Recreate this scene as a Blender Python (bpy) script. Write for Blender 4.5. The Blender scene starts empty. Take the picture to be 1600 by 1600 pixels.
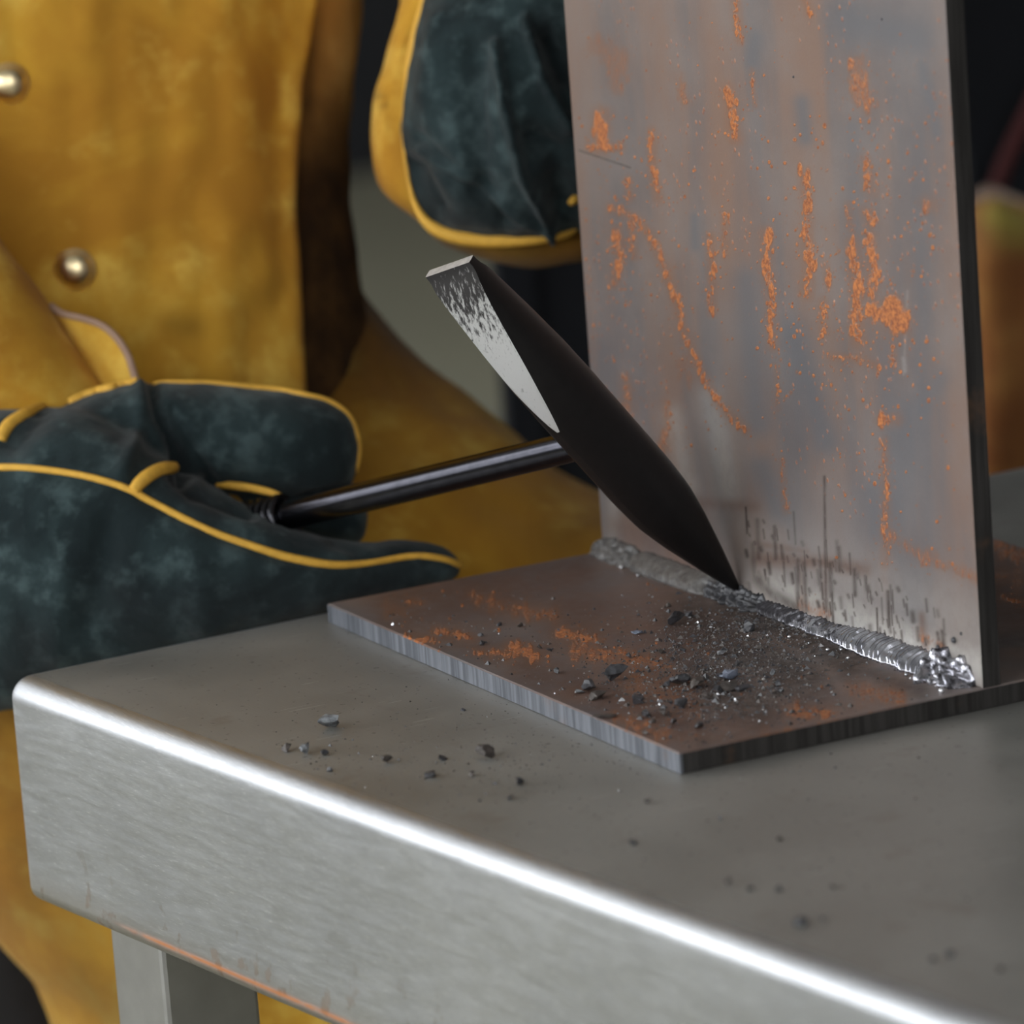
import bpy, bmesh, math, random
import numpy as np
from mathutils import Vector, Matrix, noise as mnoise
from mathutils.bvhtree import BVHTree
random.seed(7); rng = np.random.default_rng(7)
C = bpy.context.scene.collection

# ------------------------------------------------------------------ camera, world, light, exposure
# Working unit: 1 unit = 0.8 mm, origin at the near corner of the base plate, z = 0 on the table top.
U = 0.0008; TH = 0.90
F = 8000.0
CAM = np.array([-1012.31, -1902.231, 613.369]); YAW, PIT, ROLL = -.459, 1.347, -.075
Rm = np.array(Matrix.Rotation(YAW, 3, 'Z') @ Matrix.Rotation(PIT, 3, 'X') @ Matrix.Rotation(ROLL, 3, 'Z'))
def W(p):
    p = np.asarray(p, float); q = p*U; q[..., 2] += TH; return q
cd = bpy.data.cameras.new('camera'); cam = bpy.data.objects.new('camera', cd); C.objects.link(cam)
cd.sensor_fit = 'HORIZONTAL'; cd.sensor_width = 36; cd.lens = F/1600*36; cd.clip_start = .05; cd.clip_end = 100
M4 = Matrix(Rm.tolist()).to_4x4(); M4.translation = Vector(W(CAM)); cam.matrix_world = M4
cd.dof.use_dof = True; cd.dof.focus_distance = 2400*U; cd.dof.aperture_fstop = 9.0
bpy.context.scene.camera = cam
sc = bpy.context.scene
wd = bpy.data.worlds.new('World'); sc.world = wd; wd.use_nodes = True
wd.node_tree.nodes['Background'].inputs[0].default_value = (.80, .90, 1, 1)
wd.node_tree.nodes['Background'].inputs[1].default_value = .35
sc.view_settings.view_transform = 'Standard'; sc.view_settings.look = 'None'
sc.view_settings.exposure = -0.12; sc.view_settings.gamma = 1; sc.view_settings.use_curve_mapping = False
WINDOW_LEFT = 6.6        # emission of the hall's frosted side windows
WINDOW_BACK = 4.2        # emission of the clerestory panes
FILL_FRONT = 3.9       # unseen window behind the viewer, added to light the jacket

# ------------------------------------------------------------------ helpers
def ray(x, y): return Rm @ np.array([(x-800)/F, (800-y)/F, -1.])
def V(x, y, D): return CAM + ray(x, y)*D
def onz(x, y, z):
    d = ray(x, y); return CAM + d*((z-CAM[2])/d[2])
def onx(x, y, X):
    d = ray(x, y); return CAM + d*((X-CAM[0])/d[0])
def proj(p):
    q = (np.asarray(p, float)-CAM) @ Rm
    return np.stack([800+F*q[..., 0]/-q[..., 2], 800-F*q[..., 1]/-q[..., 2], -q[..., 2]], -1)
RH = np.array([math.cos(YAW), math.sin(YAW), 0.]); FH = np.array([-math.sin(YAW), math.cos(YAW), 0.])
UP = np.array([0, 0, 1.])

def tag(o, label=None, cat=None, group=None, kind=None):
    if label: o['label'] = label
    if cat: o['category'] = cat
    if group: o['group'] = group
    if kind: o['kind'] = kind
    return o
def empty(name, base, label=None, cat=None, group=None):
    o = bpy.data.objects.new(name, None); o.location = Vector(W(base)); o.empty_display_size = .05
    C.objects.link(o); return tag(o, label, cat, group)
def wloc(o):
    v = Vector((0, 0, 0))
    while o is not None: v = v + o.location; o = o.parent
    return v
def mk(name, verts, faces, mats, parent=None, smooth=True, origin=None, midx=None, attrs=None, sharp=None):
    """verts in working units; becomes a mesh object whose origin is the parent's (or `origin`)."""
    vw = W(np.array(verts, float).reshape(-1, 3))
    base = wloc(parent) if parent is not None else Vector((0, 0, 0))
    o_w = Vector(W(np.array(origin, float))) if origin is not None else base
    vw = vw - np.array(o_w)
    me = bpy.data.meshes.new(name); me.from_pydata(vw.tolist(), [], [list(map(int, f)) for f in faces]); me.update()
    if not isinstance(mats, (list, tuple)): mats = [mats]
    for m in mats: me.materials.append(m)
    if midx is not None: me.polygons.foreach_set('material_index', np.array(midx, np.int32))
    me.polygons.foreach_set('use_smooth', np.full(len(me.polygons), smooth))
    if attrs:
        for k, a in attrs.items():
            at = me.attributes.new(k, 'FLOAT', 'POINT'); at.data.foreach_set('value', np.asarray(a, np.float32).ravel())
    if sharp is not None and smooth: me.set_sharp_from_angle(angle=sharp)
    o = bpy.data.objects.new(name, me); C.objects.link(o)
    if parent is not None: o.parent = parent
    o.location = o_w - base
    return o
def fixn(verts, faces):
    bm = bmesh.new(); vs = [bm.verts.new(v) for v in np.asarray(verts).tolist()]
    for f in faces:
        try: bm.faces.new([vs[i] for i in f])
        except ValueError: pass
    bmesh.ops.remove_doubles(bm, verts=bm.verts, dist=1e-4)
    bmesh.ops.recalc_face_normals(bm, faces=bm.faces); bm.verts.index_update()
    v = np.array([x.co[:] for x in bm.verts]); f = [[q.index for q in p.verts] for p in bm.faces]; bm.free(); return v, f
def catmull(pts, n):
    pts = np.asarray(pts, float); k = len(pts); out = []
    for t in np.linspace(0, k-1, n):
        i = min(int(t), k-2); u = t-i
        p0, p1, p2, p3 = pts[max(i-1, 0)], pts[i], pts[i+1], pts[min(i+2, k-1)]
        out.append(.5*((2*p1)+(-p0+p2)*u+(2*p0-5*p1+4*p2-p3)*u*u+(-p0+3*p1-3*p2+p3)*u**3))
    return np.array(out)
def loft(rings, caps=True, closed=True):
    rings = np.asarray(rings, float); m, n = rings.shape[:2]; v = rings.reshape(-1, 3); f = []
    for i in range(m-1):
        for j in range(n if closed else n-1):
            a = i*n+j; b = i*n+(j+1) % n; f.append([a, b, b+n, a+n])
    if caps and closed:
        f.append(list(range(n))[::-1]); f.append([(m-1)*n+j for j in range(n)])
    return v, f
def tube(path, rad, n=8, res=None, name=None):
    p = catmull(path, res) if res else np.asarray(path, float)
    rad = np.full(len(p), rad, float) if np.isscalar(rad) else np.interp(np.linspace(0, 1, len(p)), np.linspace(0, 1, len(rad)), rad)
    t = np.gradient(p, axis=0); t /= np.linalg.norm(t, axis=1)[:, None]+1e-9
    u = np.cross(t[0], [0.13, .2, 1.]); u /= np.linalg.norm(u); rings = []
    for i in range(len(p)):
        u = u-t[i]*(u@t[i]); u /= np.linalg.norm(u)+1e-9; w = np.cross(t[i], u)
        a = np.arange(n)/n*2*math.pi
        rings.append(p[i]+rad[i]*(np.cos(a)[:, None]*u+np.sin(a)[:, None]*w))
    return loft(rings)
def merge(*vf):
    v = []; f = []; k = 0
    for a, b in vf:
        v.append(np.asarray(a)); f += [[i+k for i in q] for q in b]; k += len(a)
    return np.concatenate(v), f
def boxvf(x0, x1, y0, y1, z0, z1):
    v = [(x, y, z) for z in (z0, z1) for y in (y0, y1) for x in (x0, x1)]
    return np.array(v, float), [[0, 2, 3, 1], [4, 5, 7, 6], [0, 1, 5, 4], [2, 6, 7, 3], [0, 4, 6, 2], [1, 3, 7, 5]]
def bev(vf, w, seg=2):
    bm = bmesh.new(); vs = [bm.verts.new(p) for p in vf[0].tolist()]
    for q in vf[1]: bm.faces.new([vs[i] for i in q])
    bmesh.ops.bevel(bm, geom=list(bm.edges), offset=w, segments=seg, affect='EDGES', profile=.5)
    bm.verts.index_update(); v = np.array([x.co[:] for x in bm.verts]); f = [[q.index for q in p.verts] for p in bm.faces]; bm.free(); return v, f
def seg_mask(P, strokes):
    """P (n,2) points, strokes: (polyline, width, amp) -> max of soft bands."""
    out = np.zeros(len(P))
    for pl, w, a in strokes:
        pl = np.asarray(pl, float); d = np.full(len(P), 1e9)
        if len(pl) == 1: d = np.linalg.norm(P-pl[0], axis=1)
        for A, B in zip(pl[:-1], pl[1:]):
            ab = B-A; t = np.clip(((P-A)@ab)/(ab@ab+1e-9), 0, 1); d = np.minimum(d, np.linalg.norm(P-(A+t[:, None]*ab), axis=1))
        out = np.maximum(out, a*np.exp(-(d/w)**2))
    return out
def blobs(P, q, strokes, seed, scat=(), dens=1.):
    """break strokes into clusters of small irregular spots; P points, q their picture coordinates used as a flat chart of the face"""
    r = np.random.default_rng(seed); out = np.zeros(len(P)); order = np.argsort(q[:, 0]); xs = q[order, 0]
    def put(x, y, rx, ry, a):
        i0, i1 = np.searchsorted(xs, (x-3*rx, x+3*rx)); id_ = order[i0:i1]
        yy = q[id_, 1]; m = np.abs(yy-y) < 3*ry; id_ = id_[m]
        d = ((q[id_, 0]-x)/rx)**2+((q[id_, 1]-y)/ry)**2; out[id_] = np.maximum(out[id_], a*np.exp(-d*d*.7-.15*d))
    for pl, w, a in strokes:
        pl = np.asarray(pl, float)
        if len(pl) < 2: pl = np.vstack([pl, pl+.5])
        for A, B in zip(pl[:-1], pl[1:]):
            ln = np.linalg.norm(B-A); k = max(2, int(ln/1.5*dens*max(1, w/7)))
            for t in r.uniform(-.03, 1.03, k):
                c = A+(B-A)*t; wob = 1.3*w*.35*math.sin(c[0]*.05+c[1]*.06+a*9)
                rr = w*.24*math.exp(r.normal(0, .45))
                put(c[0]+r.normal(0, w*.36)+wob, c[1]+r.normal(0, w*.30), rr, rr*r.uniform(1.1, 2.8), a*r.uniform(.5, 1.05))
            for _ in range(int(k*.35)):
                c = A+(B-A)*r.uniform(0, 1); rr = r.uniform(1., 2.4); put(c[0]+r.normal(0, w*1.6), c[1]+r.normal(0, w*1.8), rr, rr*1.2, a*r.uniform(.5, .9))
    for (x0, x1, y0, y1, n_, rmax) in scat:
        for _ in range(n_):
            rr = r.uniform(.8, rmax); put(r.uniform(x0, x1), r.uniform(y0, y1), rr, rr*r.uniform(1, 1.6), r.uniform(.45, .95))
    return out
def vnoise(P, s, seed=0):
    return np.array([mnoise.noise(Vector((float(p[0])*s+seed, float(p[1])*s+seed*1.7, float(p[2])*s))) for p in P])

# ------------------------------------------------------------------ materials
class N:
    def __init__(s, name):
        s.m = bpy.data.materials.new(name); s.m.use_nodes = True; s.t = s.m.node_tree; s.b = s.t.nodes['Principled BSDF']
    def n(s, typ, **kw):
        d = s.t.nodes.new(typ)
        for k, v in kw.items(): setattr(d, k, v)
        return d
    def l(s, a, b): s.t.links.new(a, b)
    def set(s, **kw):
        for k, v in kw.items():
            i = s.b.inputs[k.replace('_', ' ')]
            if hasattr(v, 'is_linked'): s.l(v, i)
            else: i.default_value = v if not (isinstance(v, tuple) and len(v) == 3) else (*v, 1)
        return s
    def co(s, scale=(1, 1, 1), rot=(0, 0, 0)):
        if not hasattr(s, 'tc'): s.tc = s.n('ShaderNodeNewGeometry')
        mp = s.n('ShaderNodeMapping'); mp.inputs['Scale'].default_value = scale; mp.inputs['Rotation'].default_value = rot
        s.l(s.tc.outputs['Position'], mp.inputs[0]); return mp.outputs[0]
    def noise(s, scale, detail=4, rough=.55, vec=None, dist=0):
        d = s.n('ShaderNodeTexNoise'); d.inputs['Scale'].default_value = scale; d.inputs['Detail'].default_value = detail
        d.inputs['Roughness'].default_value = rough; d.inputs['Distortion'].default_value = dist
        s.l(vec if vec is not None else s.co(), d.inputs['Vector']); return d.outputs['Fac']
    def vor(s, scale, vec=None, feature='F1'):
        d = s.n('ShaderNodeTexVoronoi'); d.feature = feature; d.inputs['Scale'].default_value = scale
        s.l(vec if vec is not None else s.co(), d.inputs['Vector']); return d.outputs['Distance']
    def attr(s, name): d = s.n('ShaderNodeAttribute'); d.attribute_name = name; return d.outputs['Fac']
    def math(s, op, a, b=0., c=0.):
        d = s.n('ShaderNodeMath', operation=op)
        for i, x in enumerate((a, b, c)):
            if hasattr(x, 'is_linked'): s.l(x, d.inputs[i])
            else: d.inputs[i].default_value = x
        return d.outputs[0]
    def ramp(s, fac, lo, hi, a=0., b=1.):
        d = s.n('ShaderNodeMapRange'); d.interpolation_type = 'SMOOTHSTEP'
        for i, x in enumerate((fac, lo, hi, a, b)):
            if hasattr(x, 'is_linked'): s.l(x, d.inputs[i])
            else: d.inputs[i].default_value = x
        return d.outputs[0]
    def mix(s, fac, a, b, blend='MIX'):
        d = s.n('ShaderNodeMix', data_type='RGBA', blend_type=blend)
        for i, x in ((0, fac), (6, a), (7, b)):
            if hasattr(x, 'is_linked'): s.l(x, d.inputs[i])
            else: d.inputs[i].default_value = x if i == 0 else (*x, 1)
        return d.outputs[2]
    def bump(s, h, strength=.3, dist=.001, prev=None):
        d = s.n('ShaderNodeBump'); d.inputs['Strength'].default_value = strength; d.inputs['Distance'].default_value = dist
        s.l(h, d.inputs['Height'])
        if prev is not None: s.l(prev, d.inputs['Normal'])
        s.l(d.outputs[0], s.b.inputs['Normal']); return d.outputs[0]

def m_simple(name, col, rough=.5, metal=0., nscale=80, namp=.15, spec=.5):
    a = N(name); nz = a.noise(nscale)
    c2 = tuple(x*(1-namp*2) for x in col)
    a.set(Base_Color=a.mix(nz, c2, tuple(min(1, x*(1+namp)) for x in col)), Roughness=rough, Metallic=metal, Specular_IOR_Level=spec); return a.m
def m_emit(name, col, s):
    a = N(name); a.set(Base_Color=(.8, .8, .8), Roughness=.4, Emission_Color=col, Emission_Strength=s); return a.m

def m_suede(name, c_dark, c_mid, c_light, sheen=.3, stain=None, scale=14.):
    a = N(name)
    big = a.noise(scale, 5, .6, dist=.6); mid = a.noise(scale*4.3, 4, .6); fine = a.noise(1600, 3, .7, a.co((1, 1, .55)))
    c = a.mix(a.ramp(big, .36, .60), c_dark, c_mid)
    c = a.mix(a.ramp(a.math('ADD', a.math('MULTIPLY', mid, .6), a.math('MULTIPLY', big, .4)), .48, .66), c, c_light)
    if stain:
        c = a.mix(a.math('MULTIPLY', a.attr('stain'), a.ramp(mid, .2, .7, .75, 1.)), c, stain)  # mask holds marks and, on jacket and gloves, painted shade
    c = a.mix(.35, c, a.mix(fine, (.55, .55, .55), (1, 1, 1)), 'MULTIPLY')
    a.set(Base_Color=c, Roughness=.95, Sheen_Weight=sheen, Sheen_Roughness=.5, Specular_IOR_Level=.15)
    b1 = a.bump(mid, .25, .004); a.bump(fine, .35, .0006, b1)
    return a.m

def m_stainless(name, top):
    a = N(name)
    br = a.noise(1.0, 4, .65, a.co((1700, 75, 1700))); br2 = a.noise(1.0, 3, .6, a.co((420, 26, 420)))
    cloud = a.noise(9, 5, .6); spots = a.noise(55, 3, .5); fleck = a.noise(330, 2, .5)
    if top:
        c = a.mix(a.ramp(cloud, .3, .7), (.255, .25, .228), (.335, .325, .298))
        c = a.mix(a.ramp(spots, .60, .74, 0, .35), c, (.20, .17, .14))
        c = a.mix(a.ramp(fleck, .66, .72, 0, .7), c, (.10, .095, .085))
        # scratches
        w = a.noise(1, 2, .5, a.co((40, 500, 1), (0, 0, .7))); c = a.mix(a.ramp(w, .70, .74, 0, .35), c, (.62, .61, .6))
        a.set(Base_Color=c, Metallic=.6, Roughness=a.ramp(a.math('ADD', cloud, a.math('MULTIPLY', br, .3)),   .35, .85, .36, .52))
        a.bump(br, .06, .0004)
    else:
        c = a.mix(a.ramp(cloud, .3, .7), (.50, .51, .53), (.60, .61, .625))
        c = a.mix(a.ramp(br, .30, .60, .34, 0), c, (.38, .39, .41))
        c = a.mix(a.ramp(br, .58, .72, 0, .38), c, (.98, .98, .98))
        rust = a.math('MULTIPLY', a.attr('rust'), a.ramp(spots, .22, .50))
        pt = a.math('MULTIPLY', a.attr('lowband'), a.ramp(a.noise(75, 3, .55), .60, .68))
        m = a.math('MAXIMUM', rust, a.math('MULTIPLY', pt, .7))
        c = a.mix(a.ramp(a.attr('lowband'), .5, 1., 0, .4), c, (.38, .32, .24))
        c = a.mix(pt, c, (.22, .16, .11)); c = a.mix(rust, c, (.46, .17, .055))
        a.set(Base_Color=c, Metallic=a.ramp(m, 0, 1, 1., .2), Roughness=a.ramp(br2, .3, .7, .425, .505), Anisotropic=.45)
        tg = a.n('ShaderNodeTangent', direction_type='RADIAL', axis='Z')
        cb = a.n('ShaderNodeCombineXYZ'); cb.inputs[0].default_value = -.1; cb.inputs[1].default_value = 1.
        a.l(cb.outputs[0], a.b.inputs['Tangent'])
    return a.m

def m_millscale(name):
    a = N(name)
    vst = a.noise(1, 4, .55, a.co((26, 26, 4.5))); cl = a.noise(16, 5, .6); fine = a.noise(1300, 3, .6); md = a.noise(210, 4, .65)
    c = a.mix(a.ramp(vst, .35, .65), (.235, .158, .126), (.155, .142, .146))
    c = a.mix(a.ramp(cl, .35, .7, 0, .7), c, (.235, .205, .195))
    c = a.mix(a.math('MULTIPLY', a.attr('cool'), .85), c, (.135, .142, .158))
    c = a.mix(a.math('MULTIPLY', a.attr('pale'), a.ramp(md, .25, .6, .6, 1)), c, (.46, .435, .40))
    c = a.mix(a.math('MULTIPLY', a.attr('brown'), a.ramp(md, .25, .65, .5, 1)), c, (.135, .070, .048))
    # rust: painted potential broken up by noise, and pin-prick rust rings
    pot = a.attr('rust'); n2 = a.noise(750, 3, .65, a.co((1, 1, .7)))
    br = a.math('ADD', -.12, a.math('ADD', a.math('MULTIPLY', md, 1.0), a.math('MULTIPLY', n2, 1.1)))
    r = a.ramp(a.math('MULTIPLY', pot, br), .34, .66)
    c = a.mix(a.math('MULTIPLY', a.ramp(a.math('MULTIPLY', pot, br), .04, .5), .62), c, (.25, .115, .060))
    vo = a.vor(230); ring = a.math('MULTIPLY', a.ramp(vo, .10, .20), a.ramp(vo, .24, .32, 1, 0))
    spot = a.math('MULTIPLY', a.ramp(vo, .0, .30, 1, 0), a.ramp(a.math('ADD', a.attr('spots'), a.math('MULTIPLY', a.noise(45, 2, .5), .9)), .72, .90))
    rust = a.math('MAXIMUM', r, a.math('MULTIPLY', spot, .85))
    rc = a.mix(a.ramp(a.noise(700, 3, .65), .36, .64), (.22, .066, .024), (.52, .175, .045))
    c = a.mix(a.math('MULTIPLY', rust, .9), c, rc)
    c = a.mix(a.math('MULTIPLY', a.attr('soot'), a.ramp(md, .30, .62, .6, 1)), c, (.040, .027, .021))
    c = a.mix(.25, c, a.mix(fine, (.6, .6, .6), (1.1, 1.1, 1.1)), 'MULTIPLY')
    a.set(Base_Color=c, Roughness=a.ramp(a.math('MAXIMUM', rust, a.attr('soot')), 0, 1, .42, .85), Metallic=a.ramp(rust, 0, 1, .25, 0.), Specular_IOR_Level=.5)
    b1 = a.bump(rust, .35, .0006); a.bump(fine, .10, .0004, b1)
    return a.m
def m_cutedge(name, c1, c2, rust=True):
    a = N(name); st = a.noise(1, 4, .6, a.co((320, 320, 14))); sp = a.noise(28, 4, .6)
    c = a.mix(a.ramp(st, .35, .65), c1, c2)
    if rust: c = a.mix(a.ramp(sp, .60, .75, 0, .45), c, (.26, .14, .08))
    a.set(Base_Color=c, Roughness=.45, Metallic=.6); a.bump(st, .35, .0008); return a.m

MAT = {}
MAT['top'] = m_stainless('stainless_top', True); MAT['apron'] = m_stainless('stainless_apron', False)
MAT['leg'] = m_simple('brushed_leg', (.55, .55, .56), .38, 1., 60, .12)
MAT['scale'] = m_millscale('mill_scale')
MAT['cut_lit'] = m_cutedge('cut_edge_lit', (.12, .13, .15), (.25, .265, .30))  # face towards the light, painted lighter
MAT['cut_shaded'] = m_cutedge('cut_edge_shaded', (.042, .039, .037), (.080, .075, .071))  # same cut steel, painted darker for the faces in shade
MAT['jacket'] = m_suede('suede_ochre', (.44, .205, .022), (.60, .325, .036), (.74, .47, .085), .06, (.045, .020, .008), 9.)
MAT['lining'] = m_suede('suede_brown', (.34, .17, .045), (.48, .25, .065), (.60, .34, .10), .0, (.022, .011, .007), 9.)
MAT['glove'] = m_suede('suede_green', (.010, .017, .0185), (.020, .034, .036), (.050, .076, .078), .10, (.010, .011, .012), 22.)
MAT['piping'] = m_simple('yellow_piping', (.72, .40, .05), .7, 0, 300, .15)
MAT['brass'] = m_simple('brass_snap', (.85, .70, .42), .34, 1, 60, .1)
MAT['black'] = m_simple('hammer_black', (.009, .008, .008), .42, 0, 300, .2, .22)
MAT['rod'] = m_simple('hammer_rod', (.055, .055, .065), .22, 1, 200, .25)
MAT['spring'] = m_simple('spring_black', (.05, .05, .055), .22, 1, 200, .2)
MAT['trouser'] = m_simple('trouser_dark', (.012, .012, .014), .9, 0, 90, .2)
MAT['skin'] = m_simple('skin', (.45, .27, .19), .6, 0, 60, .08)
MAT['dark'] = m_simple('dark_panel', (.008, .009, .012), .7, 0, 20, .2, .15)
MAT['hose'] = m_simple('red_hose', (.050, .006, .006), .9, 0, 60, .1)
MAT['coat'] = m_suede('suede_rust', (.17, .055, .018), (.27, .11, .030), (.34, .16, .045), .2, (.42, .36, .06), 7.)
def m_ground():
    a = N('ground_steel'); st = a.noise(1, 4, .65, a.co((700, 700, 90), (.5, .4, 0))); s = a.attr('s')
    m = a.ramp(a.math('ADD', s, a.math('MULTIPLY', a.math('SUBTRACT', st, .5), .55)), .84, .95)
    c = a.mix(m, (.66, .66, .66), (.055, .052, .054)); c = a.mix(a.ramp(st, .25, .42, .5, 0), c, (.12, .12, .12))
    a.set(Base_Color=c, Roughness=.45, Metallic=.55); a.bump(st, .3, .0004); return a.m
MAT['ground'] = m_ground(); MAT['endcap'] = m_simple('worn_edge', (.55, .55, .55), .4, .5, 400, .25)
def m_weld():
    a = N('weld_metal'); nz = a.noise(120, 4, .6)
    c = a.mix(a.ramp(nz, .35, .62), (.30, .30, .34), (.62, .62, .67)); dk = a.ramp(a.math('ADD', a.attr('stain'), a.math('MULTIPLY', a.math('SUBTRACT', a.noise(330, 3), .5), 1.1)), .40, .62); c = a.mix(dk, c, (.030, .028, .032)); c = a.mix(a.ramp(a.noise(60, 3), .55, .7, 0, .8), c, (.06, .055, .06))
    a.set(Base_Color=c, Metallic=a.ramp(dk, 0, 1, 1., .3), Roughness=a.ramp(dk, 0, 1, .26, .48)); a.bump(a.noise(260, 2), .25, .0004); return a.m
MAT['weld'] = m_weld()
def m_slag(name, c1, c2, rough, metal=0.):
    a = N(name); nz = a.noise(350, 4, .6); a.set(Base_Color=a.mix(a.ramp(nz, .35, .65), c1, c2), Roughness=rough, Metallic=metal); a.bump(nz, .3, .0005); return a.m
MAT['slag'] = m_slag('slag_dark', (.018, .018, .020), (.06, .06, .066), .38)
MAT['slag_mid'] = m_slag('slag_brown', (.04, .033, .029), (.085, .072, .064), .55)
MAT['slag_pale'] = m_slag('slag_pale', (.05, .05, .056), (.22, .235, .245), .35)
MAT['slag_blue'] = m_slag('slag_blue', (.11, .13, .17), (.17, .19, .24), .35)
MAT['crust'] = m_slag('slag_crust', (.070, .066, .064), (.135, .128, .122), .42)
MAT['spatter'] = m_slag('spatter', (.40, .41, .43), (.75, .76, .78), .25, .8)
def m_floor():
    a = N('concrete_floor'); nz = a.noise(2.2, 5, .6); f = a.noise(60, 4)
    c = a.mix(nz, (.25, .235, .165), (.33, .315, .225)); c = a.mix(a.ramp(f, .4, .7, 0, .3), c, (.18, .17, .13))
    a.set(Base_Color=c, Roughness=.7); a.bump(f, .1, .002); return a.m
MAT['floor'] = m_floor()
MAT['wall'] = m_simple('wall_dark', (.020, .021, .024), .85, 0, 3, .15)
MAT['wallgrey'] = m_simple('wall_grey', (.30, .30, .29), .85, 0, 3, .1)
MAT['frame'] = m_simple('window_frame', (.20, .21, .22), .5, .3, 30, .1)
MAT['pane_l'] = m_emit('frosted_pane_side', (.94, .97, 1., 1), WINDOW_LEFT)
MAT['pane_fill'] = m_emit('fill_pane_front', (.97, .98, 1., 1), FILL_FRONT)
MAT['pane_b'] = m_emit('frosted_pane_back', (.95, .97, 1., 1), WINDOW_BACK)

# ------------------------------------------------------------------ the hall (metres -> working units)
def mw(x): return x/U
def hz(z): return (z-TH)/U
X0, X1, Y0, Y1, ZT = mw(-5), mw(6), mw(-6), mw(6.5), hz(6.2)
def struct(name, vf, mat, parent=None, **k):
    o = mk(name, vf[0], vf[1], mat, parent, smooth=False, **k)
    if parent is None: o['kind'] = 'structure'
    return o
struct('floor', boxvf(X0, X1, Y0, Y1, hz(-.1), hz(0)), MAT['floor'])
struct('ceiling', boxvf(X0, X1, Y0, Y1, ZT, ZT+100), MAT['wallgrey'])
struct('wall_right', boxvf(X1, X1+100, Y0, Y1, hz(0), ZT), MAT['wall'])
struct('wall_front', boxvf(X0, X1, Y0-100, Y0, hz(0), ZT), MAT['wall'])
struct('wall_left', boxvf(X0-100, X0, Y0, Y1, hz(0), ZT), MAT['wallgrey'])
struct('wall_back', boxvf(X0, X1, Y1, Y1+100, hz(0), ZT), MAT['wall'])
def window(name, along, a0, a1, z0, z1, pane, yw=None):
    """a framed window of frosted panes set against a wall; along = 'y' on the left wall, 'x' on the back wall"""
    base = (X0, (a0+a1)/2, z0) if along == 'y' else ((a0+a1)/2, Y1 if yw is None else yw, z0)
    e = empty(name, base); e['kind'] = 'structure'
    def bar(p0, p1, q0, q1, d0, d1):
        return boxvf(X0+d0, X0+d1, p0, p1, q0, q1) if along == 'y' else boxvf(p0, p1, Y1-d1, Y1-d0, q0, q1) if yw is None else boxvf(p0, p1, yw+d0, yw+d1, q0, q1)
    ft = mw(.06); n = 3
    mk('window_frame', *merge(bar(a0, a1, z0, z0+ft, 2, mw(.09)), bar(a0, a1, z1-ft, z1, 2, mw(.09)), bar(a0, a0+ft, z0, z1, 2, mw(.085)), bar(a1-ft, a1, z0, z1, 2, mw(.085)),
        *[bar(a0+(a1-a0)*k/n-ft/2, a0+(a1-a0)*k/n+ft/2, z0, z1, 2, mw(.08)) for k in range(1, n)], bar(a0, a1, (z0+z1)/2-ft/2, (z0+z1)/2+ft/2, 2, mw(.08))), MAT['frame'], e, smooth=False)
    for k in range(n):
        for h in range(2):
            p0 = a0+(a1-a0)*k/n+ft*.5; p1 = a0+(a1-a0)*(k+1)/n-ft*.5; q0 = z0+(z1-z0)*h/2+ft*.5; q1 = z0+(z1-z0)*(h+1)/2-ft*.5
            mk('pane', *bar(p0, p1, q0, q1, 4, mw(.03)), pane, e, smooth=False)
for i in range(3):
    a = -3.9+i*3.4; window('window_%d' % (i+1), 'y', mw(a), mw(a+3.1), hz(1.2), hz(4.4), MAT['pane_l'])
window('window_4', 'x', mw(-4.6), mw(-1.4), hz(3.1), hz(5.4), MAT['pane_b'])
window('window_5', 'x', mw(-1.1), mw(2.1), hz(3.1), hz(5.4), MAT['pane_b'])
window('window_6', 'x', mw(-4.6), mw(-.8), hz(1.6), hz(5.2), MAT['pane_fill'], Y0)  # unseen fill pane, added for front light on the jacket

# ------------------------------------------------------------------ steel table
T_B0 = np.array([-155., 380.]); B_DIR = np.array([1., .052]); B_DIR /= np.linalg.norm(B_DIR)
A_DIR = np.array([.117, -1.]); A_DIR /= np.linalg.norm(A_DIR)
corner = np.array([-158.2, 381.])-B_DIR*10; TL, TW, TT, TR = 1750., 1000., 113., 11.
def rounded_table():
    # plan polygon (corner, along front apron, opposite, along back edge) inset rounded in plan and section
    P = [corner, corner+A_DIR*TL, corner+A_DIR*TL+B_DIR*TW, corner+B_DIR*TW]
    def plan(inset, rc=13., k=6):
        out = []
        for i in range(4):
            p, a, b = P[i], P[i-1], P[(i+1) % 4]
            da = (a-p)/np.linalg.norm(a-p); db = (b-p)/np.linalg.norm(b-p)
            c = p+(da+db)*(rc); r = rc-inset
            n0 = -db; n1 = -da     # outward normals of the two edges (near square)
            for t in np.linspace(0, 1, k+1):
                d = n0*math.cos(t*math.pi/2)+n1*math.sin(t*math.pi/2)
                d = n0*(1-t)+n1*t if False else d
                out.append(c+d/np.linalg.norm(d)*r if False else c+d*r)
        return np.array(out)
    prof = []
    for t in np.linspace(0, math.pi/2, 9): prof.append((TR*(1-math.sin(t)), -TR*(1-math.cos(t))))     # top -> side
    for z in np.concatenate([[.3, .55, .65, .72, .78, .83], np.linspace(.86, .937, 14)]): prof.append((0., -TT*z))
    for t in np.linspace(0, math.pi/2, 7): prof.append((7*(1-math.cos(t)), -TT+7*(1-math.sin(t))))
    rings = []; 
    for ins, z in prof:
        pl = plan(ins); rings.append(np.column_stack([pl, np.full(len(pl), z)]))
    return rings
rings = rounded_table()
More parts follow.
